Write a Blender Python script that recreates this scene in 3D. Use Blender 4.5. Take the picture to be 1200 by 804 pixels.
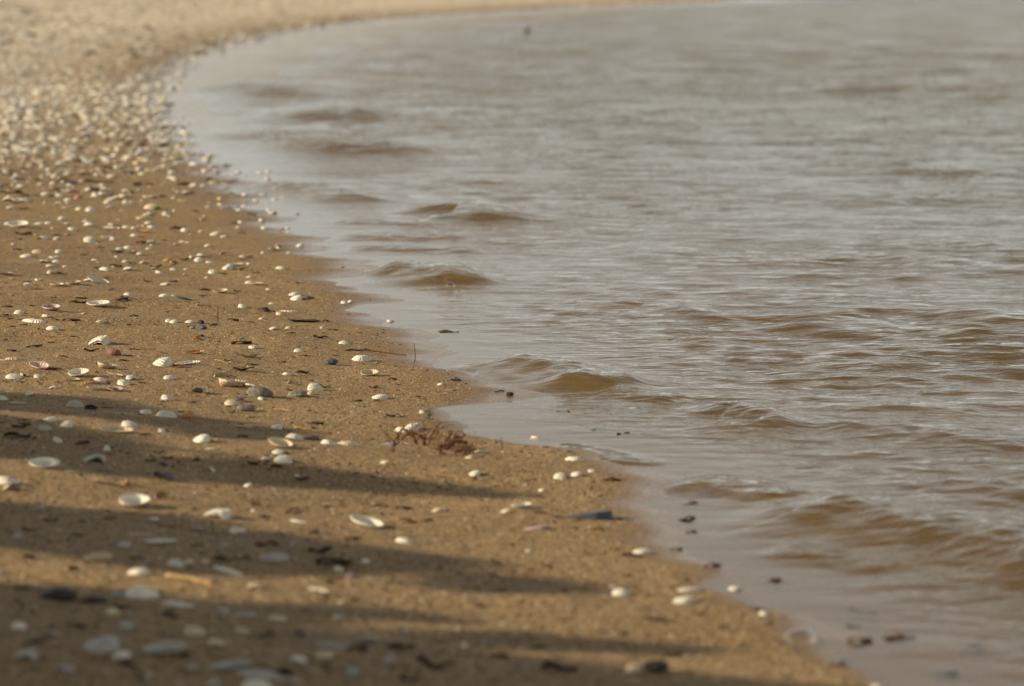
import bpy, bmesh, math, random
import numpy as np
from mathutils import Vector, Matrix, Euler

# ------------------------------------------------------------------ clear
for o in list(bpy.data.objects):
    bpy.data.objects.remove(o, do_unlink=True)
scene = bpy.context.scene
COL = scene.collection
RNG = random.Random(7)
NR = np.random.default_rng(11)

# ------------------------------------------------------------------ camera
W, HH = 1200.0, 804.0
F = 3600.0                      # focal length in photo pixels
CAM_H = 0.85                    # metres above the water
YH = -40.0                      # row of the horizon (above the frame)
PITCH = math.atan((HH / 2 - YH) / F)
cam_d = bpy.data.cameras.new('camera')
cam = bpy.data.objects.new('camera', cam_d)
COL.objects.link(cam)
cam.location = (0, 0, CAM_H)
cam.rotation_euler = (math.pi / 2 - PITCH, 0, 0)
cam_d.sensor_width = 36.0
cam_d.lens = 36.0 * F / W
cam_d.clip_start = 0.05
cam_d.clip_end = 6000
cam_d.dof.use_dof = True
cam_d.dof.focus_distance = 6.75
cam_d.dof.aperture_fstop = 5.0
scene.camera = cam

# ------------------------------------------------------------------ sky and sun
SUN_EL = math.radians(21.0)
SHADOW = Vector((1.0, 0.06, 0)).normalized()      # where shadows fall on the ground
SUNV = Vector((-SHADOW.x * math.cos(SUN_EL), -SHADOW.y * math.cos(SUN_EL), math.sin(SUN_EL)))
world = bpy.data.worlds.new('World')
scene.world = world
world.use_nodes = True
wn, wl = world.node_tree.nodes, world.node_tree.links
wn.clear()
wo = wn.new('ShaderNodeOutputWorld')
bg = wn.new('ShaderNodeBackground')
sky = wn.new('ShaderNodeTexSky')
sky.sky_type = 'NISHITA'
sky.sun_disc = False
sky.sun_elevation = SUN_EL
sky.sun_rotation = math.atan2(SUNV.x, SUNV.y)
sky.air_density = 1.0
sky.dust_density = 8.0
sky.ozone_density = 1.0
hs = wn.new('ShaderNodeHueSaturation')
hs.inputs['Saturation'].default_value = 0.22
bg.inputs['Strength'].default_value = 0.05
wl.new(sky.outputs['Color'], hs.inputs['Color'])
# pale haze lying low all round the horizon
HAZE = (13.4, 13.8, 13.0)
tc = wn.new('ShaderNodeTexCoord'); sx = wn.new('ShaderNodeSeparateXYZ')
wl.new(tc.outputs['Generated'], sx.inputs[0])
def wmath(op, a, b):
    m = wn.new('ShaderNodeMath'); m.operation = op
    for k, v in ((0, a), (1, b)):
        if isinstance(v, (int, float)): m.inputs[k].default_value = v
        else: wl.new(v, m.inputs[k])
    return m.outputs[0]
zz = wmath('DIVIDE', wmath('MAXIMUM', sx.outputs['Z'], 0.0), 0.54)
hz = wmath('EXPONENT', wmath('MULTIPLY', wmath('MULTIPLY', zz, zz), -1.0), 0.0)
hm = wn.new('ShaderNodeVectorMath'); hm.operation = 'SCALE'
hm.inputs[0].default_value = HAZE
wl.new(hz, hm.inputs['Scale'])
ha = wn.new('ShaderNodeVectorMath'); ha.operation = 'MULTIPLY_ADD'
wl.new(hs.outputs['Color'], ha.inputs[0]); ha.inputs[1].default_value = (0.08, 0.08, 0.08); wl.new(hm.outputs[0], ha.inputs[2])
wl.new(ha.outputs[0], bg.inputs['Color'])
wl.new(bg.outputs['Background'], wo.inputs['Surface'])

sun_d = bpy.data.lights.new('sun', 'SUN')
sun_d.energy = 5.0
sun_d.angle = math.radians(0.55)
sun_d.color = (1.0, 0.82, 0.54)
sun = bpy.data.objects.new('sun', sun_d)
COL.objects.link(sun)
sun.rotation_euler = (-SUNV).to_track_quat('-Z', 'Y').to_euler()
sun.location = SUNV * 50

scene.render.engine = 'CYCLES'
scene.view_settings.view_transform = 'Standard'
scene.view_settings.look = 'None'
scene.view_settings.exposure = 0.26
scene.view_settings.gamma = 1.0
scene.cycles.max_bounces = 8
scene.cycles.transparent_max_bounces = 12
scene.cycles.caustics_reflective = False
scene.cycles.caustics_refractive = False

# ------------------------------------------------------------------ pixel <-> place
ct, st = math.cos(PITCH), math.sin(PITCH)
def ray(px, py):
    u = (px - W / 2) / F
    v = (HH / 2 - py) / F
    return np.array([u, ct + v * st, -st + v * ct])
def at_z(px, py, z=0.0):
    d = ray(px, py)
    t = (z - CAM_H) / d[2]
    return np.array([d[0] * t, d[1] * t, z])
def px_per_m(p):
    depth = p[1] * ct - (p[2] - CAM_H) * st
    return F / depth

# shoreline, read off the photograph where the water (z = 0) meets the sand
SHORE_PX = [(1105, 860), (1040, 804), (985, 765), (968, 735), (940, 712), (885, 685), (800, 655), (768, 620), (782, 585),
            (770, 557), (715, 540), (640, 519), (575, 503), (548, 490), (570, 476), (592, 462), (572, 445),
            (530, 424), (490, 402), (462, 382), (444, 360), (428, 336), (398, 303), (352, 276), (318, 252),
            (292, 228), (262, 200), (222, 172), (196, 146), (184, 118), (196, 90), (236, 64), (300, 46),
            (360, 34), (450, 22), (600, 12), (740, 5), (870, 0)]
_sp = np.array([at_z(a, b)[:2] for a, b in SHORE_PX])
_y = np.concatenate([[-60, -10, 0, 2.0], _sp[:, 1], [79, 84, 95, 130, 300, 4000]])
_x = np.concatenate([[9, 2.2, 1.0, 0.72], _sp[:, 0], [6.5, 4.0, -8, -40, -120, -900]])
_o = np.argsort(_y); _y, _x = _y[_o], _x[_o]
_lg = np.log(np.maximum(_y, 0) + 1.5)
def shore_x(y):
    y = np.asarray(y, float)
    base = np.interp(y, _y, _x)
    # small smoothing so that the line is not faceted
    k = 0.012 * np.maximum(y, 2)
    wob = 0.024 * np.sin(y * 7.3 + .5) + 0.016 * np.sin(y * 17.7 + 1.1) + 0.009 * np.sin(y * 41.0 + 2.0)
    return wob * np.clip(y / 5, .5, 3) + 0.5 * base + 0.25 * np.interp(y - k, _y, _x) + 0.25 * np.interp(y + k, _y, _x)

def _waves(seed, n, lmin, lmax):
    r = np.random.default_rng(seed)
    lam = lmin * (lmax / lmin) ** r.random(n)
    th = r.random(n) * 2 * math.pi
    return lam, np.cos(th) * 2 * math.pi / lam, np.sin(th) * 2 * math.pi / lam, r.random(n) * 6.283
_SB = _waves(3, 26, 0.12, 1.6)
def sand_noise(x, y):
    h = np.zeros_like(x)
    for lam, kx, ky, ph in zip(*_SB):
        h += np.sin(kx * x + ky * y + ph) * lam * 0.0022
    return h
def sand_h(x, y):
    x = np.asarray(x, float); y = np.asarray(y, float)
    s = shore_x(y) - x
    near = np.clip(y / 6.0, 0.4, 8)
    land = 0.030 * s + 0.9 * (1 - np.exp(-np.maximum(s, 0) ** 1.5 * 0.028))
    land = np.minimum(land, 1.6 + 0.02 * np.maximum(s - 40, 0) * 0)
    sea = 0.030 * s - 1.6 * (1 - np.exp(-np.maximum(-s, 0) ** 1.3 * 0.018))
    h = np.where(s > 0, land, np.maximum(sea, -2.2))
    damp = np.clip(np.abs(s) / 0.35, 0.30, 1) * np.clip(1 - (y - 7.5) / 6, 0.0, 1)
    return h + sand_noise(x, y) * damp
def ground(px, py):
    """point of the beach seen at a photo pixel"""
    z = 0.0
    for _ in range(14):
        p = at_z(px, py, z)
        z = 0.5 * z + 0.5 * max(float(sand_h(p[0], p[1])), -0.003)
    p = at_z(px, py, z)
    return np.array([p[0], p[1], max(float(sand_h(p[0], p[1])), -0.003)])
def ground_many(px, py):
    px = np.asarray(px, float); py = np.asarray(py, float)
    u = (px - W / 2) / F; v = (HH / 2 - py) / F
    dx, dy, dz = u, ct + v * st, -st + v * ct
    z = np.zeros_like(px)
    for _ in range(14):
        t = (z - CAM_H) / dz
        z = 0.5 * z + 0.5 * np.maximum(sand_h(dx * t, dy * t), -0.003)
    t = (z - CAM_H) / dz
    return np.stack([dx * t, dy * t, np.maximum(sand_h(dx * t, dy * t), -0.003)], 1)
def gnormal(x, y, e=0.02):
    hx = float(sand_h(x + e, y) - sand_h(x - e, y)) / (2 * e)
    hy = float(sand_h(x, y + e) - sand_h(x, y - e)) / (2 * e)
    return Vector((-hx, -hy, 1)).normalized()

# ------------------------------------------------------------------ materials
def mat(name):
    m = bpy.data.materials.new(name)
    m.use_nodes = True
    n = m.node_tree.nodes
    n.clear()
    return m, n, m.node_tree.links
def node(n, t, **kw):
    x = n.new(t)
    for k, v in kw.items():
        setattr(x, k, v)
    return x
def setin(nd, **kw):
    for k, v in kw.items():
        nd.inputs[k.replace('_', ' ')].default_value = v
def noise(n, l, vec, scale, detail=3.0, rough=0.55):
    t = n.new('ShaderNodeTexNoise')
    setin(t, Scale=scale, Detail=detail, Roughness=rough)
    if vec is not None:
        l.new(vec, t.inputs['Vector'])
    return t
def ramp(n, l, fac, stops):
    r = n.new('ShaderNodeValToRGB')
    e = r.color_ramp.elements
    while len(e) < len(stops):
        e.new(0.5)
    for i, (p, c) in enumerate(stops):
        e[i].position = p
        e[i].color = (c[0], c[1], c[2], 1)
    l.new(fac, r.inputs['Fac'])
    return r
def mixc(n, l, fac, a, b, mode='MIX'):
    m = n.new('ShaderNodeMix')
    m.data_type = 'RGBA'
    m.blend_type = mode
    if isinstance(fac, (int, float)): m.inputs[0].default_value = fac
    else: l.new(fac, m.inputs[0])
    for k, v in ((6, a), (7, b)):
        if isinstance(v, tuple): m.inputs[k].default_value = (v[0], v[1], v[2], 1)
        else: l.new(v, m.inputs[k])
    return m.outputs[2]
def math_(n, l, op, a, b=None, clamp=False):
    m = n.new('ShaderNodeMath')
    m.operation = op
    m.use_clamp = clamp
    for k, v in ((0, a), (1, b)):
        if v is None: continue
        if isinstance(v, (int, float)): m.inputs[k].default_value = v
        else: l.new(v, m.inputs[k])
    return m.outputs[0]

SAND = (0.345, 0.225, 0.100)
def sand_material():
    m, n, l = mat('sand')
    out = n.new('ShaderNodeOutputMaterial')
    b = n.new('ShaderNodeBsdfPrincipled')
    co = n.new('ShaderNodeTexCoord').outputs['Object']
    g1 = noise(n, l, co, 240.0, 2.5, 0.65)      # grains
    g2 = noise(n, l, co, 38.0, 4.0, 0.6)
    g3 = noise(n, l, co, 3.2, 3.0, 0.5)
    c1 = ramp(n, l, g1.outputs['Fac'], [(0.33, (0.10, 0.055, 0.025)), (0.5, SAND), (0.67, (0.66, 0.52, 0.33))])
    c2 = ramp(n, l, g2.outputs['Fac'], [(0.3, (0.78, 0.74, 0.70)), (0.7, (1.08, 1.05, 1.02))])
    c3 = ramp(n, l, g3.outputs['Fac'], [(0.3, (0.88, 0.86, 0.84)), (0.7, (1.06, 1.06, 1.06))])
    col = mixc(n, l, 1.0, c1.outputs['Color'], c2.outputs['Color'], 'MULTIPLY')
    col = mixc(n, l, 1.0, col, c3.outputs['Color'], 'MULTIPLY')
    # crushed-shell ground along the far bank
    grit = n.new('ShaderNodeAttribute'); grit.attribute_name = 'grit'
    gn = noise(n, l, co, 7.0, 5.0, 0.75)
    gf = math_(n, l, 'MULTIPLY', grit.outputs['Fac'], ramp(n, l, gn.outputs['Fac'], [(0.36, (0, 0, 0)), (0.46, (1, 1, 1))]).outputs['Color'])
    col = mixc(n, l, gf, col, (0.86, 0.73, 0.58))
    # wet sand: darker and smooth
    wet = n.new('ShaderNodeAttribute'); wet.attribute_name = 'wet'
    wn_ = noise(n, l, co, 9.0, 3.0)
    wf = math_(n, l, 'MULTIPLY_ADD', wn_.outputs['Fac'], 0.35)
    wf_node = wf.node; wf_node.inputs[2].default_value = -0.17
    wf = math_(n, l, 'ADD', wet.outputs['Fac'], wf)
    wf = math_(n, l, 'MULTIPLY', wf, math_(n, l, 'GREATER_THAN', wet.outputs['Fac'], 0.001), True)
    col = mixc(n, l, wf, col, mixc(n, l, 1.0, col, (0.60, 0.53, 0.47), 'MULTIPLY'))
    # deeper bottom is olive brown
    dp = n.new('ShaderNodeAttribute'); dp.attribute_name = 'deep'
    col = mixc(n, l, dp.outputs['Fac'], col, (0.13, 0.10, 0.045))
    l.new(col, b.inputs['Base Color'])
    rr = n.new('ShaderNodeMapRange')
    l.new(wf, rr.inputs['Value'])
    rr.inputs['To Min'].default_value = 0.9
    rr.inputs['To Max'].default_value = 0.26
    l.new(rr.outputs['Result'], b.inputs['Roughness'])
    b.inputs['Specular IOR Level'].default_value = 0.45
    hgt = math_(n, l, 'ADD', math_(n, l, 'MULTIPLY', g1.outputs['Fac'], 0.0034), math_(n, l, 'MULTIPLY', g2.outputs['Fac'], 0.0075))
    bp = n.new('ShaderNodeBump')
    l.new(hgt, bp.inputs['Height'])
    bs = math_(n, l, 'SUBTRACT', 1.0, math_(n, l, 'MULTIPLY', wf, 0.9))
    l.new(bs, bp.inputs['Strength'])
    bp.inputs['Distance'].default_value = 1.0
    l.new(bp.outputs['Normal'], b.inputs['Normal'])
    l.new(b.outputs[0], out.inputs['Surface'])
    return m

def water_material():
    m, n, l = mat('water')
    out = n.new('ShaderNodeOutputMaterial')
    co = n.new('ShaderNodeTexCoord').outputs['Object']
    mp = n.new('ShaderNodeMapping'); mp.vector_type = 'POINT'
    mp.inputs['Rotation'].default_value = (0, 0, math.radians(14))
    mp.inputs['Scale'].default_value = (0.42, 1.0, 1.0)
    l.new(co, mp.inputs['Vector'])
    a = noise(n, l, mp.outputs['Vector'], 16.0, 3.0, 0.55)
    c = noise(n, l, mp.outputs['Vector'], 55.0, 2.0, 0.5)
    pa = noise(n, l, co, 1.3, 2.0, 0.5)
    patch = ramp(n, l, pa.outputs['Fac'], [(0.35, (0.5, 0.5, 0.5)), (0.65, (1, 1, 1))]).outputs['Color']
    amp = n.new('ShaderNodeAttribute'); amp.attribute_name = 'chop'
    h = math_(n, l, 'ADD', math_(n, l, 'MULTIPLY', a.outputs['Fac'], 0.0135), math_(n, l, 'MULTIPLY', c.outputs['Fac'], 0.0022))
    h = math_(n, l, 'MULTIPLY', h, math_(n, l, 'MULTIPLY', patch, amp.outputs['Fac']))
    bp = n.new('ShaderNodeBump')
    bp.inputs['Distance'].default_value = 1.0
    bp.inputs['Strength'].default_value = 1.0
    l.new(h, bp.inputs['Height'])
    fr = n.new('ShaderNodeFresnel')
    # the sheet has one side only in this sense: light leaving or entering meets the same reflectance
    ge = n.new('ShaderNodeNewGeometry')
    ior = math_(n, l, 'MULTIPLY_ADD', ge.outputs['Backfacing'], 1 / 1.333 - 1.333); ior.node.inputs[2].default_value = 1.333
    l.new(ior, fr.inputs['IOR'])
    l.new(bp.outputs['Normal'], fr.inputs['Normal'])
    gl = n.new('ShaderNodeBsdfGlossy'); gl.inputs['Roughness'].default_value = 0.04
    l.new(bp.outputs['Normal'], gl.inputs['Normal'])
    tr = n.new('ShaderNodeBsdfTransparent')
    tr.inputs['Color'].default_value = (0.76, 0.63, 0.41, 1)
    df = n.new('ShaderNodeBsdfDiffuse')                 # silt suspended in the deeper water
    df.inputs['Color'].default_value = (0.20, 0.15, 0.075, 1)
    mk = n.new('ShaderNodeAttribute'); mk.attribute_name = 'murk'
    m1 = n.new('ShaderNodeMixShader')
    l.new(mk.outputs['Fac'], m1.inputs[0]); l.new(tr.outputs[0], m1.inputs[1]); l.new(df.outputs[0], m1.inputs[2])
    m2 = n.new('ShaderNodeMixShader')
    l.new(fr.outputs[0], m2.inputs[0]); l.new(m1.outputs[0], m2.inputs[1]); l.new(gl.outputs[0], m2.inputs[2])
    l.new(m2.outputs[0], out.inputs['Surface'])
    return m

def shell_material(name, base, tip, dirt, amount=0.5):
    m, n, l = mat(name)
    out = n.new('ShaderNodeOutputMaterial')
    b = n.new('ShaderNodeBsdfPrincipled')
    co = n.new('ShaderNodeTexCoord').outputs['Object']
    oi = n.new('ShaderNodeObjectInfo')
    off = n.new('ShaderNodeVectorMath'); off.operation = 'ADD'
    l.new(co, off.inputs[0])
    cx = n.new('ShaderNodeCombineXYZ')
    l.new(math_(n, l, 'MULTIPLY', oi.outputs['Random'], 37.0), cx.inputs[2])
    l.new(cx.outputs[0], off.inputs[1])
    # growth rings round the umbo
    sub = n.new('ShaderNodeVectorMath'); sub.operation = 'DISTANCE'
    l.new(co, sub.inputs[0]); sub.inputs[1].default_value = (0, -0.7, 0.3)
    wob = noise(n, l, off.outputs[0], 3.0, 2.0)
    rr = math_(n, l, 'ADD', math_(n, l, 'MULTIPLY', sub.outputs['Value'], 34.0), math_(n, l, 'MULTIPLY', wob.outputs['Fac'], 5.0))
    ring = math_(n, l, 'MULTIPLY_ADD', math_(n, l, 'SINE', rr), 0.5)
    ring.node.inputs[2].default_value = 0.5
    nz = noise(n, l, off.outputs[0], 2.3, 4.0, 0.65)
    col = mixc(n, l, ramp(n, l, nz.outputs['Fac'], [(0.4, (0, 0, 0)), (0.68, (1, 1, 1))]).outputs['Color'], base, tip)
    col = mixc(n, l, math_(n, l, 'MULTIPLY', ring, 0.16), col, dirt)
    nd = noise(n, l, off.outputs[0], 6.0, 4.0, 0.7)
    df = ramp(n, l, nd.outputs['Fac'], [(0.5, (0, 0, 0)), (0.72, (1, 1, 1))]).outputs['Color']
    col = mixc(n, l, math_(n, l, 'MULTIPLY', df, amount), col, dirt)
    val = n.new('ShaderNodeHueSaturation')
    l.new(col, val.inputs['Color'])
    vv = math_(n, l, 'MULTIPLY_ADD', oi.outputs['Random'], 0.22); vv.node.inputs[2].default_value = 0.88
    l.new(vv, val.inputs['Value'])
    l.new(val.outputs['Color'], b.inputs['Base Color'])
    b.inputs['Roughness'].default_value = 0.48
    b.inputs['Subsurface Weight'].default_value = 0.0
    bp = n.new('ShaderNodeBump'); bp.inputs['Strength'].default_value = 0.35; bp.inputs['Distance'].default_value = 0.03
    l.new(math_(n, l, 'ADD', ring, nd.outputs['Fac']), bp.inputs['Height'])
    l.new(bp.outputs['Normal'], b.inputs['Normal'])
    l.new(b.outputs[0], out.inputs['Surface'])
    return m

def plain_material(name, c0, c1, scale, rough=0.7, bump=0.3, vary=0.4, translucent=0.0, spec=0.4):
    m, n, l = mat(name)
    out = n.new('ShaderNodeOutputMaterial')
    b = n.new('ShaderNodeBsdfPrincipled')
    co = n.new('ShaderNodeTexCoord').outputs['Object']
    oi = n.new('ShaderNodeObjectInfo')
    nz = noise(n, l, co, scale, 5.0, 0.65)
    col = ramp(n, l, nz.outputs['Fac'], [(0.3, c0), (0.7, c1)]).outputs['Color']
    hv = n.new('ShaderNodeHueSaturation')
    l.new(col, hv.inputs['Color'])
    vv = math_(n, l, 'MULTIPLY_ADD', oi.outputs['Random'], vary); vv.node.inputs[2].default_value = 1 - vary / 2
    l.new(vv, hv.inputs['Value'])
    l.new(hv.outputs['Color'], b.inputs['Base Color'])
    b.inputs['Roughness'].default_value = rough
    b.inputs['Specular IOR Level'].default_value = spec
    if bump:
        bp = n.new('ShaderNodeBump'); bp.inputs['Strength'].default_value = bump; bp.inputs['Distance'].default_value = 0.05
        l.new(nz.outputs['Fac'], bp.inputs['Height']); l.new(bp.outputs['Normal'], b.inputs['Normal'])
    last = b.outputs[0]
    if translucent:
        t = n.new('ShaderNodeBsdfTranslucent'); l.new(hv.outputs['Color'], t.inputs['Color'])
        ms = n.new('ShaderNodeMixShader'); ms.inputs[0].default_value = translucent
        l.new(last, ms.inputs[1]); l.new(t.outputs[0], ms.inputs[2]); last = ms.outputs[0]
    l.new(last, out.inputs['Surface'])
    return m

M = {}
M['sand'] = sand_material()
M['water'] = water_material()
M['w'] = shell_material('shell_white', (0.93, 0.90, 0.82), (0.88, 0.82, 0.70), (0.48, 0.38, 0.27), 0.38)
M['c'] = shell_material('shell_cream', (0.82, 0.71, 0.52), (0.74, 0.58, 0.36), (0.40, 0.28, 0.16), 0.5)
M['p'] = shell_material('shell_pink', (0.74, 0.60, 0.55), (0.52, 0.30, 0.28), (0.28, 0.14, 0.13), 0.6)
M['o'] = shell_material('shell_orange', (0.66, 0.34, 0.13), (0.52, 0.22, 0.08), (0.30, 0.13, 0.06), 0.5)
M['g'] = shell_material('shell_greenish', (0.56, 0.57, 0.47), (0.45, 0.47, 0.34), (0.22, 0.22, 0.15), 0.5)
M['y'] = shell_material('shell_grey', (0.56, 0.55, 0.52), (0.42, 0.40, 0.38), (0.2, 0.18, 0.16), 0.5)
M['v'] = shell_material('shell_violet', (0.16, 0.10, 0.13), (0.30, 0.20, 0.24), (0.06, 0.04, 0.05), 0.5)
M['r'] = shell_material('shell_rust', (0.36, 0.15, 0.08), (0.28, 0.12, 0.07), (0.14, 0.06, 0.04), 0.5)
M['stone_grey'] = plain_material('stone_grey', (0.13, 0.12, 0.11), (0.30, 0.28, 0.25), 2.4, 0.75)
M['stone_blue'] = plain_material('stone_blue', (0.035, 0.045, 0.06), (0.10, 0.125, 0.16), 2.2, 0.4)
M['stone_red'] = plain_material('stone_red', (0.20, 0.07, 0.055), (0.33, 0.14, 0.11), 2.4, 0.7)
M['stone_orange'] = plain_material('stone_orange', (0.42, 0.20, 0.07), (0.60, 0.34, 0.14), 2.4, 0.6)
M['stone_black'] = plain_material('stone_black', (0.02, 0.018, 0.016), (0.06, 0.05, 0.045), 2.4, 0.55)
M['stone_green'] = plain_material('stone_green', (0.16, 0.17, 0.12), (0.30, 0.31, 0.23), 2.4, 0.7)
M['scrap'] = plain_material('dark_scrap', (0.028, 0.018, 0.010), (0.085, 0.05, 0.027), 5.0, 0.65, 0.5, 0.9)
M['scrap_brown'] = plain_material('brown_scrap', (0.10, 0.05, 0.022), (0.22, 0.12, 0.055), 5.0, 0.6, 0.5, 0.6)
M['twig'] = plain_material('twig_bark', (0.06, 0.035, 0.018), (0.15, 0.09, 0.05), 30.0, 0.8, 0.4, 0.6)
M['reed'] = plain_material('dry_reed', (0.34, 0.22, 0.09), (0.50, 0.34, 0.16), 30.0, 0.7, 0.3, 0.4)
M['weed'] = plain_material('red_weed', (0.12, 0.042, 0.018), (0.30, 0.13, 0.05), 60.0, 0.5, 0.2, 0.3, 0.35)
M['green'] = plain_material('green_leaf', (0.14, 0.20, 0.03), (0.30, 0.36, 0.08), 40.0, 0.5, 0.2, 0.3, 0.35)
M['leaf'] = plain_material('shrub_leaf', (0.045, 0.075, 0.018), (0.09, 0.13, 0.035), 20.0, 0.5, 0.2, 0.3, 0.2)
M['bark'] = plain_material('shrub_bark', (0.07, 0.05, 0.035), (0.17, 0.13, 0.09), 25.0, 0.85, 0.6, 0.2)
M['grit'] = plain_material('shell_grit', (0.50, 0.38, 0.25), (0.78, 0.69, 0.54), 55.0, 0.6, 0.2, 0.2)
M['orange_leaf'] = plain_material('orange_leaf', (0.45, 0.19, 0.03), (0.62, 0.32, 0.07), 4.0, 0.55, 0.3, 0.2, 0.25)

def bubble_material():
    m, n, l = mat('bubble_film')
    out = n.new('ShaderNodeOutputMaterial')
    lw = n.new('ShaderNodeLayerWeight'); lw.inputs['Blend'].default_value = 0.35
    tr = n.new('ShaderNodeBsdfTransparent')
    gl = n.new('ShaderNodeBsdfGlossy'); gl.inputs['Roughness'].default_value = 0.02
    mx = n.new('ShaderNodeMixShader')
    l.new(math_(n, l, 'MULTIPLY', lw.outputs['Facing'], 0.95), mx.inputs[0])
    l.new(tr.outputs[0], mx.inputs[1]); l.new(gl.outputs[0], mx.inputs[2])
    l.new(mx.outputs[0], out.inputs['Surface'])
    return m
M['bubble'] = bubble_material()

# ------------------------------------------------------------------ object helpers
def link(name, me, material=None, parent=None):
    o = bpy.data.objects.new(name, me)
    COL.objects.link(o)
    if material is not None and me is not None and not me.materials:
        me.materials.append(material)
    if parent is not None:
        o.parent = parent
    return o
def tag(o, label, cat, group=None):
    o['label'] = label
    o['category'] = cat
    if group: o['group'] = group
    return o
def mesh_np(name, V, Fq, smooth=True):
    me = bpy.data.meshes.new(name)
    V = np.asarray(V, np.float32); Fq = np.asarray(Fq, np.int32)
    k = Fq.shape[1]
    me.vertices.add(len(V)); me.vertices.foreach_set('co', V.ravel())
    me.loops.add(Fq.size); me.loops.foreach_set('vertex_index', Fq.ravel())
    me.polygons.add(len(Fq))
    me.polygons.foreach_set('loop_start', np.arange(0, Fq.size, k, dtype=np.int32))
    if smooth: me.polygons.foreach_set('use_smooth', np.ones(len(Fq), bool))
    me.update(calc_edges=True)
    me.validate()
    return me
def attr(me, name, vals):
    a = me.attributes.new(name, 'FLOAT', 'POINT')
    a.data.foreach_set('value', np.asarray(vals, np.float32))
def grid_faces(nr, nc, wrap=False):
    i = np.arange(nr - 1)[:, None] * nc
    j = np.arange(nc - 1)[None, :]
    a = (i + j).ravel()
    q = np.stack([a, a + 1, a + nc + 1, a + nc], 1)
    if wrap:
        b = (np.arange(nr - 1) * nc + nc - 1)
        q2 = np.stack([b, b - nc + 1, b + 1, b + nc], 1)
        q = np.concatenate([q, q2])
    return q

def polar(rows_in, dense_lo, dense_hi, ncol):
    """distances (uniform in 1/d where the lens looks) and bearings (dense where the lens looks)"""
    inv = np.linspace(1 / 3.2, 1 / 130.0, rows_in)
    near = 1 / np.linspace(1 / 0.25, 1 / 3.2, 40)[:-1]
    far = np.geomspace(130, 4000, 26)[1:]
    d = np.concatenate([near, 1 / inv, far])
    a = np.concatenate([np.linspace(-180, dense_lo, 60)[:-1], np.linspace(dense_lo, dense_hi, ncol), np.linspace(dense_hi, 180, 60)[1:-1]])
    return d, np.radians(a)

# ------------------------------------------------------------------ beach
def build_beach():
    d, a = polar(620, -11.5, 10.5, 420)
    D, A = np.meshgrid(d, a, indexing='ij')
    X, Y = D * np.sin(A), D * np.cos(A)
    Z = sand_h(X, Y)
    V = np.stack([X.ravel(), Y.ravel(), Z.ravel()], 1)
    nr, nc = X.shape
    Fq = grid_faces(nr, nc, True)
    V = np.concatenate([V, [[0, 0, float(sand_h(0.0, 0.0))]]])
    me = mesh_np('beach', V, Fq)
    s = (shore_x(V[:, 1]) - V[:, 0])
    z = V[:, 2]
    k = np.clip(V[:, 1] / 6, 0.6, 4)
    wet = np.clip(1.0 - s / (0.15 * k), 0, 1)
    wet = wet * wet * (3 - 2 * wet)
    grit = np.clip((V[:, 1] - 12) / 8, 0, 1) * np.clip(s / (0.5 * k), 0, 1)
    deep = np.clip((-z - 0.10) / 0.40, 0, 1)
    attr(me, 'wet', wet); attr(me, 'grit', grit); attr(me, 'deep', deep)
    o = link('beach', me, M['sand'])
    o['kind'] = 'structure'
    return o
build_beach()

# ------------------------------------------------------------------ water
WAVELETS = [  # crest in the photo, height, run of the front, run of the back
    ([(880, 566), (960, 574), (1040, 590), (1120, 601), (1200, 626), (1300, 664)], 0.040, 0.115, 0.16),
    ([(574, 406), (620, 412), (670, 426), (708, 441)], 0.033, 0.09, 0.13),
    ([(424, 304), (465, 303), (510, 303), (548, 318)], 0.040, 0.13, 0.12),
    ([(820, 472), (860, 469), (890, 477), (918, 492)], 0.022, 0.06, 0.09),
    ([(960, 500), (1030, 494), (1100, 500), (1190, 521)], 0.013, 0.09, 0.12),
    ([(505, 238), (545, 233), (592, 247)], 0.042, 0.20, 0.25),
    ([(305, 206), (360, 213), (445, 230)], 0.032, 0.17, 0.2),
    ([(285, 154), (320, 150), (370, 161), (418, 168)], 0.045, 0.24, 0.3),
    ([(424, 170), (450, 164), (478, 170)], 0.042, 0.22, 0.3),
    ([(235, 95), (290, 96), (345, 101)], 0.055, 0.36, 0.5),
    ([(382, 130), (405, 125), (432, 128)], 0.055, 0.32, 0.5),
    ([(395, 256), (450, 258), (520, 262)], 0.012, 0.10, 0.1),
    ([(400, 272), (470, 274), (560, 276)], 0.013, 0.10, 0.12),
    ([(410, 286), (470, 288), (575, 291)], 0.012, 0.09, 0.12),
    ([(700, 455), (740, 458), (795, 466)], 0.009, 0.06, 0.1),
    ([(790, 556), (850, 562), (905, 572), (945, 578)], 0.010, 0.07, 0.1),
    ([(1000, 470), (1080, 474), (1160, 480)], 0.007, 0.07, 0.12),
    ([(1080, 560), (1150, 566), (1230, 580)], 0.008, 0.07, 0.12),
    ([(700, 352), (770, 356), (830, 366)], 0.006, 0.08, 0.12),
    ([(640, 520), (700, 532), (760, 545)], 0.004, 0.05, 0.06),
    ([(900, 640), (980, 650), (1060, 668)], 0.004, 0.06, 0.08),
]
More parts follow.
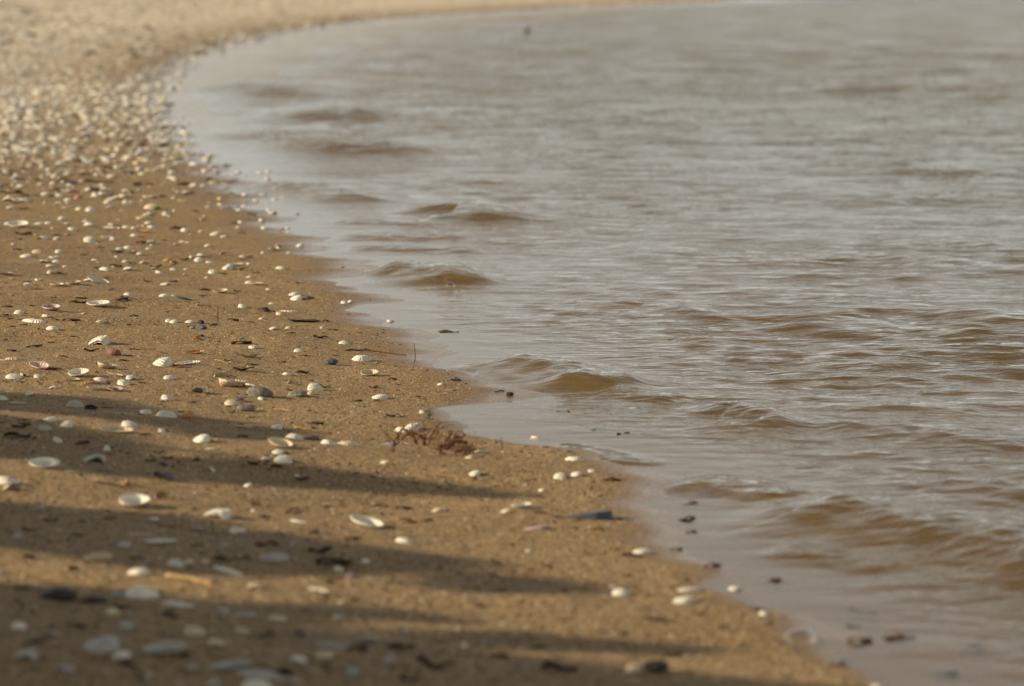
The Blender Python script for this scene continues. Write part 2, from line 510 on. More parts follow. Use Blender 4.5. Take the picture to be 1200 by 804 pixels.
def build_water():
    d, a = polar(820, -10.5, 11.5, 560)
    D, A = np.meshgrid(d, a, indexing='ij')
    X, Y = D * np.sin(A), D * np.cos(A)
    s = X - shore_x(Y)                       # metres out from the shoreline
    k = np.clip(Y / 6, 0.6, 6)
    calm = np.clip(s / (0.55 * k), 0, 1); calm = calm * calm * (3 - 2 * calm)
    dd = np.gradient(d)[:, None] * np.ones_like(X)
    r = np.random.default_rng(5)
    Z = np.zeros_like(X)
    pm = _waves(8, 7, 0.9, 6.0)
    patch = np.zeros_like(X)
    for L, kx, ky, p in zip(*pm): patch += np.sin(kx * X + ky * Y + p)
    patch = np.clip(0.85 + 0.24 * patch, 0.3, 1.5)
    n = 150                                   # ripples of every length, about as steep in each octave
    lam = 0.045 * (3.2 / 0.045) ** ((np.arange(n) + r.random(n)) / n)
    for L, t, p in zip(lam, math.radians(-108) + r.normal(0, 0.55, n), r.random(n) * 6.283):
        kx, ky = math.cos(t) * 6.283 / L, math.sin(t) * 6.283 / L
        keep = np.clip((L / np.maximum(dd, 1e-4) - np.where(Y > 15, 0.8, 2.0)) / 1.4, 0, 1) * np.clip((L / (D * 0.0007 + 1e-4) - 2.0) / 2.0, 0, 1)
        shoal = np.clip(s / (0.25 + 2.2 * L), 0, 1) ** 1.5
        steep = 0.0150 * (np.clip(0.36 + (Y - 14) / 40, 0.36, 0.75) if L > 0.5 else 1.0)
        Z += np.sin(kx * X + ky * Y + p + 0.9 * np.sin(0.23 * kx * X - 0.31 * ky * Y + 3 * p)) * steep * L / 6.283 * keep * shoal
    Z *= patch
    rip = np.zeros_like(X)
    for pts, hgt, fr, bk in WAVELETS:
        P = np.array([at_z(x, y, hgt)[:2] for x, y in pts])
        reach = 3 * max(fr, bk)
        mx = (X > P[:, 0].min() - reach) & (X < P[:, 0].max() + reach) & (Y > P[:, 1].min() - reach) & (Y < P[:, 1].max() + reach)
        if not mx.any(): continue
        x, y = X[mx], Y[mx]
        seg = np.linalg.norm(np.diff(P, axis=0), axis=1); cum = np.concatenate([[0], np.cumsum(seg)]); tot = cum[-1]
        best = np.full(x.shape, 1e9); sd = np.zeros(x.shape); tt = np.zeros(x.shape)
        for i in range(len(P) - 1):
            e = (P[i + 1] - P[i]) / seg[i]
            nrm = np.array([e[1], -e[0]])
            if nrm[1] > 0: nrm = -nrm
            al = (x - P[i, 0]) * e[0] + (y - P[i, 1]) * e[1]
            pr = (x - P[i, 0]) * nrm[0] + (y - P[i, 1]) * nrm[1]
            ac = np.clip(al, 0, seg[i])
            dist = np.hypot(pr, al - ac)
            b = dist < best
            best[b] = dist[b]; sd[b] = (np.sign(pr) * dist)[b]; tt[b] = (cum[i] + al)[b] / tot
        jit = 0.11 * fr * (np.sin(x * 1.3 / fr + y * .7 / fr) + 0.7 * np.sin(x * 2.9 / fr - y * 1.1 / fr + 1.3) + 0.5 * np.sin(x * 6.1 / fr + y * 1.9 / fr + 4.0))
        q = sd + jit
        prof = np.where(q < 0, np.exp(-(q / (0.75 * bk)) ** 2), np.exp(-np.abs(q / fr) ** 1.8))
        env = np.clip(np.minimum(tt, 1 - tt) / 0.22 + 0.10, 0, 1); env = env * env * (3 - 2 * env)
        env *= np.clip(1 - (np.maximum(-tt, tt - 1).clip(0) * tot / (0.5 * fr)), 0, 1)
        tex = 1 + 0.07 * np.sin(x * 2.1 / fr + y * 3.0 / fr) + 0.06 * np.sin(x * 5.3 / fr - y * 4.1 / fr + 1.0) + 0.04 * np.sin(x * 9.7 / fr + y * 7.9 / fr + 2.2 * np.sin(y * 2 / fr))
        Z[mx] += 0.82 * hgt * prof * env * tex
        rip[mx] = np.maximum(rip[mx], prof * env)
    # keep the sheet below the sand on land
    land = s < -0.02
    Z[land] = np.minimum(Z[land], 0.0)
    Z[s < -2.0 * k] = -0.02
    V = np.stack([X.ravel(), Y.ravel(), Z.ravel()], 1)
    Fq = grid_faces(*X.shape, True)
    sand = sand_h(X, Y)
    # leave out the water that would lie well under dry land
    keepv = (Z - sand > -0.05).ravel()
    Fq = Fq[keepv[Fq].any(1)]
    used = np.unique(Fq); mp = np.full(len(V), -1); mp[used] = np.arange(len(used))
    me = mesh_np('lake_water', V[used], mp[Fq])
    depth = np.clip(-sand, 0, 3).ravel()[used]
    attr(me, 'murk', 0.85 * (1 - np.exp(-depth * 3.2)))
    attr(me, 'chop', ((0.10 + 1.05 * np.maximum(calm, 1.25 * rip)) * (1 + 1.6 * np.clip((Y - 8) / 14, 0, 1))).ravel()[used])
    o = link('lake_water', me, M['water'])
    o['kind'] = 'structure'
    return o
build_water()

# ------------------------------------------------------------------ shells
def valve_mesh(name, seed, asp=0.85, H=0.66, ribs=20, ribamp=0.018, skew=0.0, rings=9, segs=40, cut=None, thick=0.07):
    """one valve of a bivalve, 2 units wide, hollow side down; the umbo sits near -y"""
    r = random.Random(seed)
    ph = [r.uniform(0, 6.28) for _ in range(4)]
    def outer(t, a, inset):
        R = 1 + 0.03 * math.sin(2 * a + ph[0]) + 0.02 * math.sin(3 * a + ph[1])
        ox = R * math.cos(a) * (1 - 0.10 * max(0, -math.sin(a)))
        oy = R * math.sin(a) * asp
        ax, ay = 0.18 * skew, -0.70 * asp
        tt = t ** 0.9
        x = ax * (1 - tt) + ox * tt + skew * 0.10 * math.sin(math.pi * t)
        y = ay * (1 - tt) + oy * tt
        z = H * (max(0.0, 1 - t * t)) ** 0.66 * (0.86 + 0.55 * t * (1 - t))
        z += ribamp * math.cos(ribs * a) * t * (1.0 - 0.3 * t) + 0.010 * math.sin(9 * t * 3.1 + 2 * math.sin(a))
        rib = 1 + ribamp * math.cos(ribs * a) * t * 0.9
        return Vector((x * rib, y * rib, z))
    bm = bmesh.new()
    rows = []
    for layer in (0, 1):
        lay = []
        for i in range(rings + 1):
            t = 0.06 + 0.94 * i / rings
            row = []
            for j in range(segs):
                a = 2 * math.pi * j / segs
                p = outer(t, a, layer)
                if layer:
                    c = Vector((0, -0.25 * asp, 0))
                    p = Vector(((p.x - c.x) * (1 - thick) + c.x, (p.y - c.y) * (1 - thick) + c.y, max(p.z * (1 - thick * 1.3) - thick * 0.5, 0.0 if t > 0.97 else -9)))
                row.append(bm.verts.new(p))
            lay.append(row)
        rows.append(lay)
    for layer in (0, 1):
        L = rows[layer]
        for i in range(rings):
            for j in range(segs):
                q = [L[i][j], L[i][(j + 1) % segs], L[i + 1][(j + 1) % segs], L[i + 1][j]]
                bm.faces.new(q if layer else q[::-1])
        f = L[0]
        bm.faces.new(f[::-1] if layer else f)
    A, B = rows[0][rings], rows[1][rings]
    for j in range(segs):
        bm.faces.new([A[j], B[j], B[(j + 1) % segs], A[(j + 1) % segs]])
    if cut:                                   # broken pieces: bisect and close
        for co, no in cut:
            g = bm.verts[:] + bm.edges[:] + bm.faces[:]
            res = bmesh.ops.bisect_plane(bm, geom=g, plane_co=co, plane_no=no, clear_outer=True)
            ed = [e for e in res['geom_cut'] if isinstance(e, bmesh.types.BMEdge)]
            try: bmesh.ops.bridge_loops(bm, edges=ed)
            except Exception: bmesh.ops.holes_fill(bm, edges=bm.edges[:])
    bmesh.ops.recalc_face_normals(bm, faces=bm.faces)
    me = bpy.data.meshes.new(name)
    bm.to_mesh(me); bm.free()
    me.polygons.foreach_set('use_smooth', np.ones(len(me.polygons), bool))
    return me

SHAPES = {}
for i in range(6):
    SHAPES.setdefault('D', []).append(dict(seed=i, asp=[.82, .88, .78, .9, .72, .84][i], H=[.66, .58, .70, .62, .52, .74][i], ribs=[20, 0, 24, 18, 0, 22][i], ribamp=[.012, .0, .011, .013, .0, .012][i], skew=[0, .6, -.5, .2, .8, -.2][i]))
for i in range(4):                               # valves with a chipped margin
    SHAPES['D'].append(dict(seed=10 + i, asp=[.8, .86, .75, .9][i], H=[.6, .66, .5, .55][i], ribs=[20, 0, 22, 0][i], ribamp=[.02, 0, .018, 0][i], skew=[.3, -.4, .6, 0][i], thick=.09,
                            cut=[(Vector(([.55, -.5, .3, -.62][i], [.3, .35, .5, -.2][i], 0)), Vector(([1, -1, .5, -1][i], [.6, .5, 1, -.2][i], -.15)))]))
for i in range(4):
    SHAPES.setdefault('U', []).append(dict(seed=20 + i, asp=[.8, .72, .85, .65][i], H=[.50, .42, .56, .40][i], ribs=[18, 0, 22, 0][i], ribamp=[.02, 0, .02, 0][i], skew=[.3, .7, -.4, .6][i]))
for i in range(4):
    SHAPES.setdefault('E', []).append(dict(seed=40 + i, asp=[.36, .42, .32, .46][i], H=[.26, .24, .20, .28][i], ribs=0, ribamp=0, skew=[.9, -.8, 1.1, .5][i]))
for i in range(3):
    SHAPES.setdefault('A', []).append(dict(seed=60 + i, asp=.85, H=[.72, .62, .68][i], ribs=20, ribamp=.02, thick=.11,
                                           cut=[(Vector((0, .42, 0)), Vector((.1, 1, .1 * i))), (Vector((0, -.12 * i, 0)), Vector((.15, -1, 0)))]))
for i in range(4):
    SHAPES.setdefault('F', []).append(dict(seed=80 + i, asp=.8, H=[.5, .55, .45, .6][i], ribs=[20, 0, 18, 0][i], ribamp=[.02, 0, .02, 0][i], thick=.1,
                                           cut=[(Vector((.1 - .2 * (i % 2), .1, 0)), Vector(((-1) ** i, .45, .2)))]))
MESH = {}
def shell_mesh(shape, idx, colour):
    key = (shape, idx, colour)
    if key not in MESH:
        base = (shape, idx)
        if base not in MESH:
            MESH[base] = valve_mesh('shell', **SHAPES[shape][idx])
        me = MESH[base].copy()
        me.materials.clear(); me.materials.append(M[colour])
        MESH[key] = me
    return MESH[key]

CNAME = {'w': 'white', 'c': 'cream', 'p': 'pinkish', 'o': 'orange', 'g': 'greenish grey', 'y': 'grey', 'v': 'dark purple', 'r': 'rust brown'}
SHADE_POLY = [
    [(-60, 452), (0, 459), (100, 465), (200, 484), (330, 503), (334, 517), (240, 512), (130, 490), (0, 480), (-60, 478)],
    [(-60, 484), (0, 486), (60, 495), (130, 513), (200, 536), (330, 543), (450, 560), (605, 579), (600, 584), (400, 574), (200, 561), (120, 556), (60, 541), (0, 535), (-60, 530)],
    [(-60, 590), (0, 589), (200, 604), (300, 624), (430, 640), (545, 657), (545, 662), (480, 669), (400, 673), (200, 672), (100, 652), (0, 640), (-60, 636)],
    [(495, 687), (530, 679), (600, 676), (650, 680), (692, 692), (650, 694), (560, 695)],
    [(-60, 680), (0, 685), (100, 689), (250, 706), (440, 713), (560, 728), (450, 727), (380, 722), (300, 735), (200, 745), (-60, 760)],
    [(-60, 740), (200, 735), (300, 737), (420, 740), (600, 741), (700, 750), (850, 762), (760, 766), (620, 762), (520, 758), (560, 766), (650, 772), (800, 790), (900, 797), (1010, 806), (1060, 830), (1100, 900), (-60, 900)],
]
def in_poly(x, y, P):
    c = False
    j = len(P) - 1
    for i in range(len(P)):
        if (P[i][1] > y) != (P[j][1] > y) and x < (P[j][0] - P[i][0]) * (y - P[i][1]) / (P[j][1] - P[i][1]) + P[i][0]:
            c = not c
        j = i
    return c
def zone(px, py, p):
    s = float(shore_x(p[1]) - p[0])
    if s < 0.03 * max(1, p[1] / 6): return 'at the edge of the water'
    if any(in_poly(px, py, P) for P in SHADE_POLY): return 'in the shadow on the sand'
    if p[1] > 9.5: return 'on the shell-strewn stretch of the beach'
    return 'on the sunlit brown sand'

KINDW = {'D': ('domed', 'lying hollow side down'), 'U': ('open', 'lying hollow side up'), 'E': ('long narrow', 'lying flat'),
         'A': ('arched broken', 'standing on its edges'), 'F': ('broken', 'lying as a fragment')}
def place_shell(shape, colour, px, py, w, label=None, p=None, wm=None, yaw=None):
    if p is None: p = ground(px, py)
    width = wm if wm else w / px_per_m(p)
    idx = RNG.randrange(len(SHAPES[shape]))
    o = bpy.data.objects.new('shell', shell_mesh(shape, idx, colour))
    COL.objects.link(o)
    sc = width * 1.2 / 2
    if shape == 'E': z = RNG.uniform(-0.5, 0.5)
    elif shape == 'A': z = RNG.uniform(-0.4, 0.4)
    elif shape == 'U': z = RNG.uniform(-0.7, 0.7)
    else: z = RNG.uniform(0, 6.28)
    if yaw is not None: z = yaw
    n = gnormal(p[0], p[1])
    q = Vector((0, 0, 1)).rotation_difference(n)
    up = sc * 0.0
    if shape == 'U' or (shape == 'E' and RNG.random() < 0.35):
        tilt = Euler((math.pi + RNG.uniform(-0.05, 0.30), RNG.uniform(-0.16, 0.16), z))
        H = SHAPES[shape][idx]['H'] * 0.92
        up = sc * H
        k = RNG.uniform(0.80, 0.95)
    elif shape == 'F':
        tilt = Euler((RNG.uniform(-0.35, 0.35), RNG.uniform(-0.35, 0.35), z)); k = 1
        up = sc * 0.08
    else:
        tilt = Euler((RNG.uniform(-0.10, 0.10), RNG.uniform(-0.10, 0.10), z)); k = 1
        up = -sc * RNG.uniform(0.02, 0.16)
    o.rotation_mode = 'QUATERNION'
    o.rotation_quaternion = q @ tilt.to_quaternion()
    j = RNG.uniform(0.92, 1.08)
    o.scale = (sc, sc * j, sc * RNG.uniform(0.9, 1.1))
    o.location = Vector((p[0], p[1], p[2])) + n * (up * k)
    zn = zone(px, py, p)
    size = 'small' if width < 0.021 else ('large' if width > 0.042 else 'medium')
    a, b = KINDW[shape]
    lab = label or f'{size} {CNAME[colour]} {a} shell {b} {zn}'.replace('the shell-strewn stretch of the beach', 'the shell-strewn beach')
    tag(o, lab, 'shell', 'shells ' + zn)
    return o

CAT = []       # catalogue of what the photo shows: (what, colour, x, base y, width in px [, label])
def S(txt, shape, colour):
    for t in txt.split():
        x, y, w = t.split(',')
        CAT.append((shape, colour, float(x), float(y), float(w), None))
S('28,184,9 31,236,10 68,230,11 113,230,11 127,238,10 68,240,11 106,247,11 153,238,9 9,263,9 46,263,11 57,262,8 72,257,9 104,263,9 85,269,11 147,267,9 157,268,7 50,280,12 132,281,7 158,277,10 70,296,12 30,301,13 140,292,9 150,290,9 55,307,11 65,307,9 67,302,7 76,313,8 187,320,11 12,244,9', 'D', 'w')
S('178,245,17 205,224,8 218,226,11 259,234,9 259,240,10 244,243,9 250,215,10 235,272,7 263,278,9 214,284,8 165,256,16 171,253,10 174,292,8 12,231,9 92,246,9 143,231,11', 'D', 'c')
S('281,247,8 273,205,8 280,203,8 286,207,8 288,229,8 308,229,9 300,235,7 322,235,8 331,232,8 305,203,8 315,201,8 323,222,8 319,250,10 315,247,7 307,259,8 311,268,10 297,224,8 314,211,7', 'D', 'w')
S('275,211,10 290,220,13 160,240,13 80,243,19 214,235,13', 'E', 'c')
S('246,308,10 204,316,10 266,315,13 270,312,9 292,310,8 250,320,11 329,315,11 291,326,9 292,332,9 203,349,9 284,360,11 319,357,8 347,351,14 320,386,9 203,378,10 222,378,10 192,348,12 193,334,12 198,377,9 151,346,12 54,371,11 22,367,11 104,283,15', 'D', 'w')
S('329,369,11 307,374,8 338,385,7 378,385,7 218,316,6 309,297,7 339,297,7 242,326,6 315,340,8 98,368,7', 'D', 'c')
S('62,386,15 116,403,26 190,427,26 155,444,15 145,450,16 117,446,14 45,442,10 35,463,10 198,444,12 196,468,15 17,443,18 62,455,9', 'D', 'w')
S('297,408,13 336,439,9 350,412,11 424,422,21 445,467,18 516,451,9 404,356,9 403,403,11 458,377,9 345,346,13 307,468,10 483,502,20 468,505,14 410,354,7', 'D', 'w')
S('273,474,18 406,523,25 560,531,15 550,537,13 475,506,9 497,484,12', 'D', 'c')
S('58,493,19 78,500,17 169,484,16 195,488,23 152,500,18 236,517,22 326,502,14 345,515,19 327,531,15 332,541,19 312,538,11 385,521,17 190,506,10 3,468,12 8,566,26', 'D', 'w')
S('88,476,19 52,503,15 110,540,29', 'D', 'g')
S('556,556,15 628,514,15 672,539,21 657,560,15 675,557,16 693,553,11 634,575,9 752,648,21 620,646,8 348,558,6', 'D', 'w')
S('255,605,34 279,623,21 473,635,21 205,662,23 221,660,13 162,672,23 167,699,35 297,599,8 726,697,21 800,705,28 862,691,16 896,720,15 1027,806,14 719,689,9', 'D', 'w')
S('228,742,27 325,726,21 745,785,21 283,740,17 400,706,11 397,668,13 240,659,11', 'D', 'c')
S('321,655,34 118,760,46 30,770,27 140,699,19 250,802,14 145,640,17', 'D', 'y')
S('300,812,38', 'D', 'w')
S('20,236,13 126,280,13 21,266,22 115,332,23 115,359,23 92,441,21 52,548,31 157,593,31 430,617,36 611,595,22', 'U', 'w')
S('321,293,11 300,334,15 258,343,15 67,335,14 272,453,29 433,440,19 329,524,26 126,432,21 115,657,29', 'U', 'c')
S('5,322,18 86,333,15 60,364,20 46,431,23 135,458,16', 'U', 'p')
S('192,766,44 430,753,24', 'U', 'y')
S('130,267,17 40,377,28 277,311,15 220,427,27 294,451,15 352,612,22 808,692,28 373,693,23 210,708,42 267,672,36 188,637,34', 'E', 'w')
S('338,365,23 118,457,28 137,507,34 85,446,15 135,440,17 286,501,19 5,422,15 248,526,19', 'E', 'c')
S('20,422,25 627,620,34 165,626,32', 'E', 'p')
S('215,351,21 78,551,23 20,474,19', 'E', 'g')
S('390,757,46 268,783,50 340,797,36 287,721,28 300,790,60', 'E', 'y')
S('135,233,17 167,272,16 103,449,26 227,414,23', 'E', 'o')
S('55,395,19 8,427,19 145,436,19', 'E', 'r')
S('120,551,32', 'E', 'v')
S('155,310,9 265,299,15 236,358,11 345,450,15 262,442,19', 'A', 'w')
S('287,317,12 195,584,27 302,593,17 395,685,27', 'A', 'c')
S('92,233,13 204,309,11 79,276,9 210,431,15 330,270,8 197,306,11', 'F', 'o')
S('28,338,19 178,286,13 116,378,11 285,454,17 453,543,13 417,557,11 595,600,15 365,462,9 15,574,22 512,599,14 415,706,17', 'F', 'c')
S('107,480,17 324,548,13 412,676,17 278,470,15 190,562,26 333,503,8', 'F', 'v')
S('28,441,10 232,461,19 40,515,11 349,252,7', 'F', 'y')
S('45,598,14 98,612,12 18,630,16 262,640,13 232,622,12 346,640,14 60,748,22 150,735,18 262,716,16 352,745,18 395,725,14 470,742,16 75,788,24 165,796,22 222,785,20 410,790,22 455,775,18', 'F', 'y')
S('68,518,14 128,527,13 246,552,12 290,570,11 180,610,12 330,628,12 430,660,13 20,735,20 145,770,22 350,775,20 540,760,15', 'F', 'w')
S('35,655,20 85,668,18 300,690,18 255,758,24 130,718,20 380,770,24', 'F', 'c')
CAT.append(('D', 'w', 370, 457, 17, 'tall humped white shell beside the flat greenish grey stone'))
# scattered shells on the far, thickly strewn stretch
def land_px(px, py):
    p = at_z(px, py, 0.0)
    return float(shore_x(p[1]) - p[0])
far_pts = []
tries = 0
while len(far_pts) < 190 and tries < 9000:
    tries += 1
    py = RNG.uniform(128, 240)
    px = RNG.uniform(-10, 300)
    if land_px(px, py) < -0.12: continue
    dens = 1.0 - (py - 128) / 130
    if RNG.random() > dens + 0.12: continue
    if any(abs(px - c[2]) < 8 and abs(py - c[3]) < 3.5 for c in CAT): continue
    far_pts.append((px, py))
n_cat = len(CAT)
for px, py in far_pts[:max(0, 300 - n_cat)]:
    CAT.append((RNG.choice('DDDDDUEF'), RNG.choice('wwwwcccpc'), px, py, RNG.uniform(0.024, 0.042) * (py - YH) / CAM_H, None))
for shp, colr, x, y, w, lab in CAT:
    o = place_shell(shp, colr, x, y, w, lab)
    if lab: o.scale.z *= 1.5

# ------------------------------------------------------------------ loose shells too many to count
def low_valves(name, items, material, mode='shell'):
    """items: (x, y, z, width, yaw, tiltx, tilty, height): one joined mesh of small domes"""
    segs, V, Fq = 6, [], []
    base = [(0, -0.35, 0.62)] + [(0.62 * math.cos(a), 0.52 * math.sin(a) - .1, 0.5) for a in np.linspace(0, 2 * math.pi, segs, endpoint=False)] \
         + [(math.cos(a), 0.85 * math.sin(a), 0.0) for a in np.linspace(0, 2 * math.pi, segs, endpoint=False)]
    base = np.array(base)
    tri = [(0, 1 + j, 1 + (j + 1) % segs) for j in range(segs)]
    for j in range(segs):
        k = (j + 1) % segs
        tri += [(1 + j, 1 + segs + j, 1 + segs + k), (1 + j, 1 + segs + k, 1 + k)]
    tri = np.array(tri)
    for i, (x, y, z, w, yaw, tx, ty, h) in enumerate(items):
        b = base * np.array([w / 2, w / 2 * RNG.uniform(0.6, 1.0), w / 2 * h])
        R = np.array(Euler((tx, ty, yaw)).to_matrix())
        V.append(b @ R.T + np.array([x, y, z])); Fq.append(tri + i * len(base))
    me = mesh_np(name, np.concatenate(V), np.concatenate(Fq))
    o = link(name, me, material)
    o['kind'] = 'stuff'
    return o
items, items2 = [], []
N = 76000
py_ = 1 + 329 * NR.random(N) ** 1.55
px_ = NR.uniform(-420, 880, N)
G_ = ground_many(px_, py_)
S_ = shore_x(G_[:, 1]) - G_[:, 0]
K_ = np.maximum(1, G_[:, 1] / 6)
DEN = np.clip((255 - py_) / 125, 0.09, 1) ** 1.5 * np.where(S_ < 0.25 * K_, 0.55, 1.0)
OK_ = (S_ > -0.01 * K_) & (NR.random(N) < DEN)
for px, py, p in zip(px_[OK_], py_[OK_], G_[OK_]):
    w = (0.012 + 0.05 * RNG.random() ** 1.8) * (0.8 if py > 200 else 1.0 + 0.9 * min(1, max(0, (160 - py) / 110)))
    it = (p[0], p[1], p[2] + 0.001, w, RNG.uniform(0, 6.28), RNG.uniform(-.3, .3), RNG.uniform(-.3, .3), RNG.uniform(.35, .8) * (1.0 if py > 100 else 0.5))
    (items if RNG.random() < 0.82 else items2).append(it)
px_, py_ = NR.uniform(-900, -12, 1100), NR.uniform(235, 860, 1100)      # the same beach carries on outside the picture
for p in ground_many(px_, py_):
    (items if RNG.random() < .6 else items2).append((p[0], p[1], p[2], RNG.uniform(.012, .045), RNG.uniform(0, 6.28), RNG.uniform(-.2, .2), RNG.uniform(-.2, .2), RNG.uniform(.3, .7)))
o = low_valves('strewn_shells', items, M['w']); tag(o, 'countless small pale shells strewn over the far beach', 'shells')
o = low_valves('shell_litter', items2, M['c']); tag(o, 'countless cream and tan shells littering the far bank', 'shells')
dk = []
px_, py_ = NR.uniform(-160, 500, 900), 1 + 230 * NR.random(900)
G_ = ground_many(px_, py_)
for py, p in zip(py_, G_):
    if shore_x(p[1]) - p[0] < 0.02: continue
    dk.append((p[0], p[1], p[2], RNG.uniform(.03, .075) * (0.9 if py > 70 else 2.0), RNG.uniform(0, 6.28), RNG.uniform(-.2, .2), RNG.uniform(-.2, .2), RNG.uniform(.2, .5)))
o = low_valves('weed_litter', dk, M['scrap']); tag(o, 'dark scraps of weed and bark mixed into the far shells', 'weed litter')
# crumbs of shell and plant matter on the nearer sand
light, dark = [], []
px_, py_ = NR.uniform(-500, 1000, 12500), NR.uniform(200, 800, 12500)
G_ = ground_many(px_, py_)
for p in G_[(shore_x(G_[:, 1]) - G_[:, 0]) > 0.06]:
    w = RNG.uniform(0.002, 0.0075)
    if RNG.random() < 0.30: light.append((p[0], p[1], p[2], w, RNG.uniform(0, 6.28), 0, 0, .6))
    else: dark.append((p[0], p[1], p[2], w * RNG.uniform(.8, 1.7), RNG.uniform(0, 6.28), 0, 0, .5))
o = low_valves('shell_crumbs', light, M['grit']); tag(o, 'tiny pale shell crumbs sprinkled over the sand', 'shell crumbs')
o = low_valves('plant_crumbs', dark, M['scrap']); tag(o, 'tiny dark crumbs of plant matter on the sand', 'debris')

# ------------------------------------------------------------------ stones
def pebble_mesh(seed, flat=0.5, slim=0.7):
    r = random.Random(seed)
    bm = bmesh.new()
    bmesh.ops.create_icosphere(bm, subdivisions=3, radius=1)
    dirs = [(Vector((r.gauss(0, 1), r.gauss(0, 1), r.gauss(0, 1))).normalized(), r.uniform(.05, .16), r.uniform(1.5, 3.5), r.uniform(0, 6)) for _ in range(5)]
    for v in bm.verts:
        s = 1 + sum(a * math.sin(f * v.co.dot(d) + p) for d, a, f, p in dirs)
        c = v.co * s
        v.co = Vector((c.x, c.y * slim, c.z * flat))
    me = bpy.data.meshes.new('pebble')
    bm.to_mesh(me); bm.free()
    me.polygons.foreach_set('use_smooth', np.ones(len(me.polygons), bool))
    return me
def pebble(px, py, w, m, label, seed, flat=.5, slim=.7, yaw=0.0, sink=0.25, name='pebble', p=None, cat='pebble'):
    if p is None: p = ground(px, py)
    sc = w / px_per_m(p) / 2
    o = link(name, pebble_mesh(seed, flat, slim), M[m])
    o.scale = (sc,) * 3
    o.rotation_euler = (RNG.uniform(-.1, .1), RNG.uniform(-.1, .1), yaw)
    o.location = (p[0], p[1], p[2] + sc * flat * (1 - 2 * sink))
    tag(o, label, cat)
    return o
pebble(305, 464, 34, 'stone_grey', 'long smooth grey pebble leaning against a cream shell', 1, .42, .5, -0.25)
pebble(287, 481, 19, 'stone_grey', 'short grey pebble beside a small cream shell', 2, .45, .7, 0.2)
pebble(350, 464, 26, 'stone_green', 'flat greenish grey stone next to the tall humped white shell', 3, .28, .6, 0.1)
pebble(388, 427, 14, 'stone_blue', 'small blue grey stone with weed on sunlit sand', 4, .6, .8)
pebble(237, 386, 13, 'stone_blue', 'small blue grey pebble beside a green one', 5, .5, .8)
pebble(226, 385, 9, 'stone_green', 'small green pebble beside a blue grey one', 6, .5, .8)
pebble(236, 379, 7, 'stone_black', 'tiny black pebble behind a blue grey one', 7, .8, .9)
pebble(135, 416, 16, 'stone_red', 'flat reddish purple pebble on the sunlit sand', 8, .6, .8)
pebble(221, 490, 14, 'stone_orange', 'round orange brown pebble at the edge of the shadow', 9, .85, .9)
pebble(148, 569, 11, 'stone_orange', 'small pale orange pebble between two shadow bands', 10, .85, .9)
pebble(363, 515, 22, 'stone_grey', 'dark grey pebble behind a pale shell', 11, .35, .6)
pebble(765, 787, 34, 'stone_black', 'black lumpy stone behind a cream shell in shadow', 12, .5, .6)
pebble(70, 702, 40, 'stone_black', 'dark stone along the edge of the lower shadow', 13, .4, .6)
pebble(108, 706, 34, 'stone_black', 'dark flat stone beside the bright white shell', 14, .3, .6)
pebble(597, 463, 9, 'stone_black', 'tiny black pebble at the tip of the sand spit', 15, .6, .8)
pebble(617, 38, 12, 'stone_grey', 'dark rock breaking the surface out in the water', 16, .7, .8, name='rock', p=at_z(617, 37, 0.0) + np.array([0, 0, -.02]), cat='rock')

def slate(px, py, w, label, m='stone_blue', yaw=0.0, hk=1.0):
    p = ground(px, py)
    sc = w / px_per_m(p)
    prof = [(-.5, -.06, .03), (-.2, -.16, .10), (.15, -.24, .17), (.42, -.20, .20), (.5, .05, .16), (.3, .22, .14), (-.1, .12, .09), (-.4, .05, .04)]
    bm = bmesh.new()
    lo = [bm.verts.new((x * sc, y * sc, -.05 * sc)) for x, y, z in prof]
    hi = [bm.verts.new((x * sc * .97, y * sc * .93, z * sc * hk * 0.9)) for x, y, z in prof]
    n = len(prof)
    bm.faces.new(lo[::-1]); bm.faces.new(hi)
    for i in range(n): bm.faces.new([lo[i], lo[(i + 1) % n], hi[(i + 1) % n], hi[i]])
    bmesh.ops.bevel(bm, geom=bm.edges[:], offset=.012 * sc, segments=2, affect='EDGES')
    me = bpy.data.meshes.new('slate'); bm.to_mesh(me); bm.free()
    o = link('slate', me, M[m])
    o.location = p; o.rotation_euler = (0, 0, yaw)
    return tag(o, label, 'stone')
slate(690, 607, 58, 'blue black wedge of slate lying near the water with orange leaves')
slate(1105, 790, 38, 'dark wedge of slate lying in the shallow water', 'stone_black', -0.2, .6)

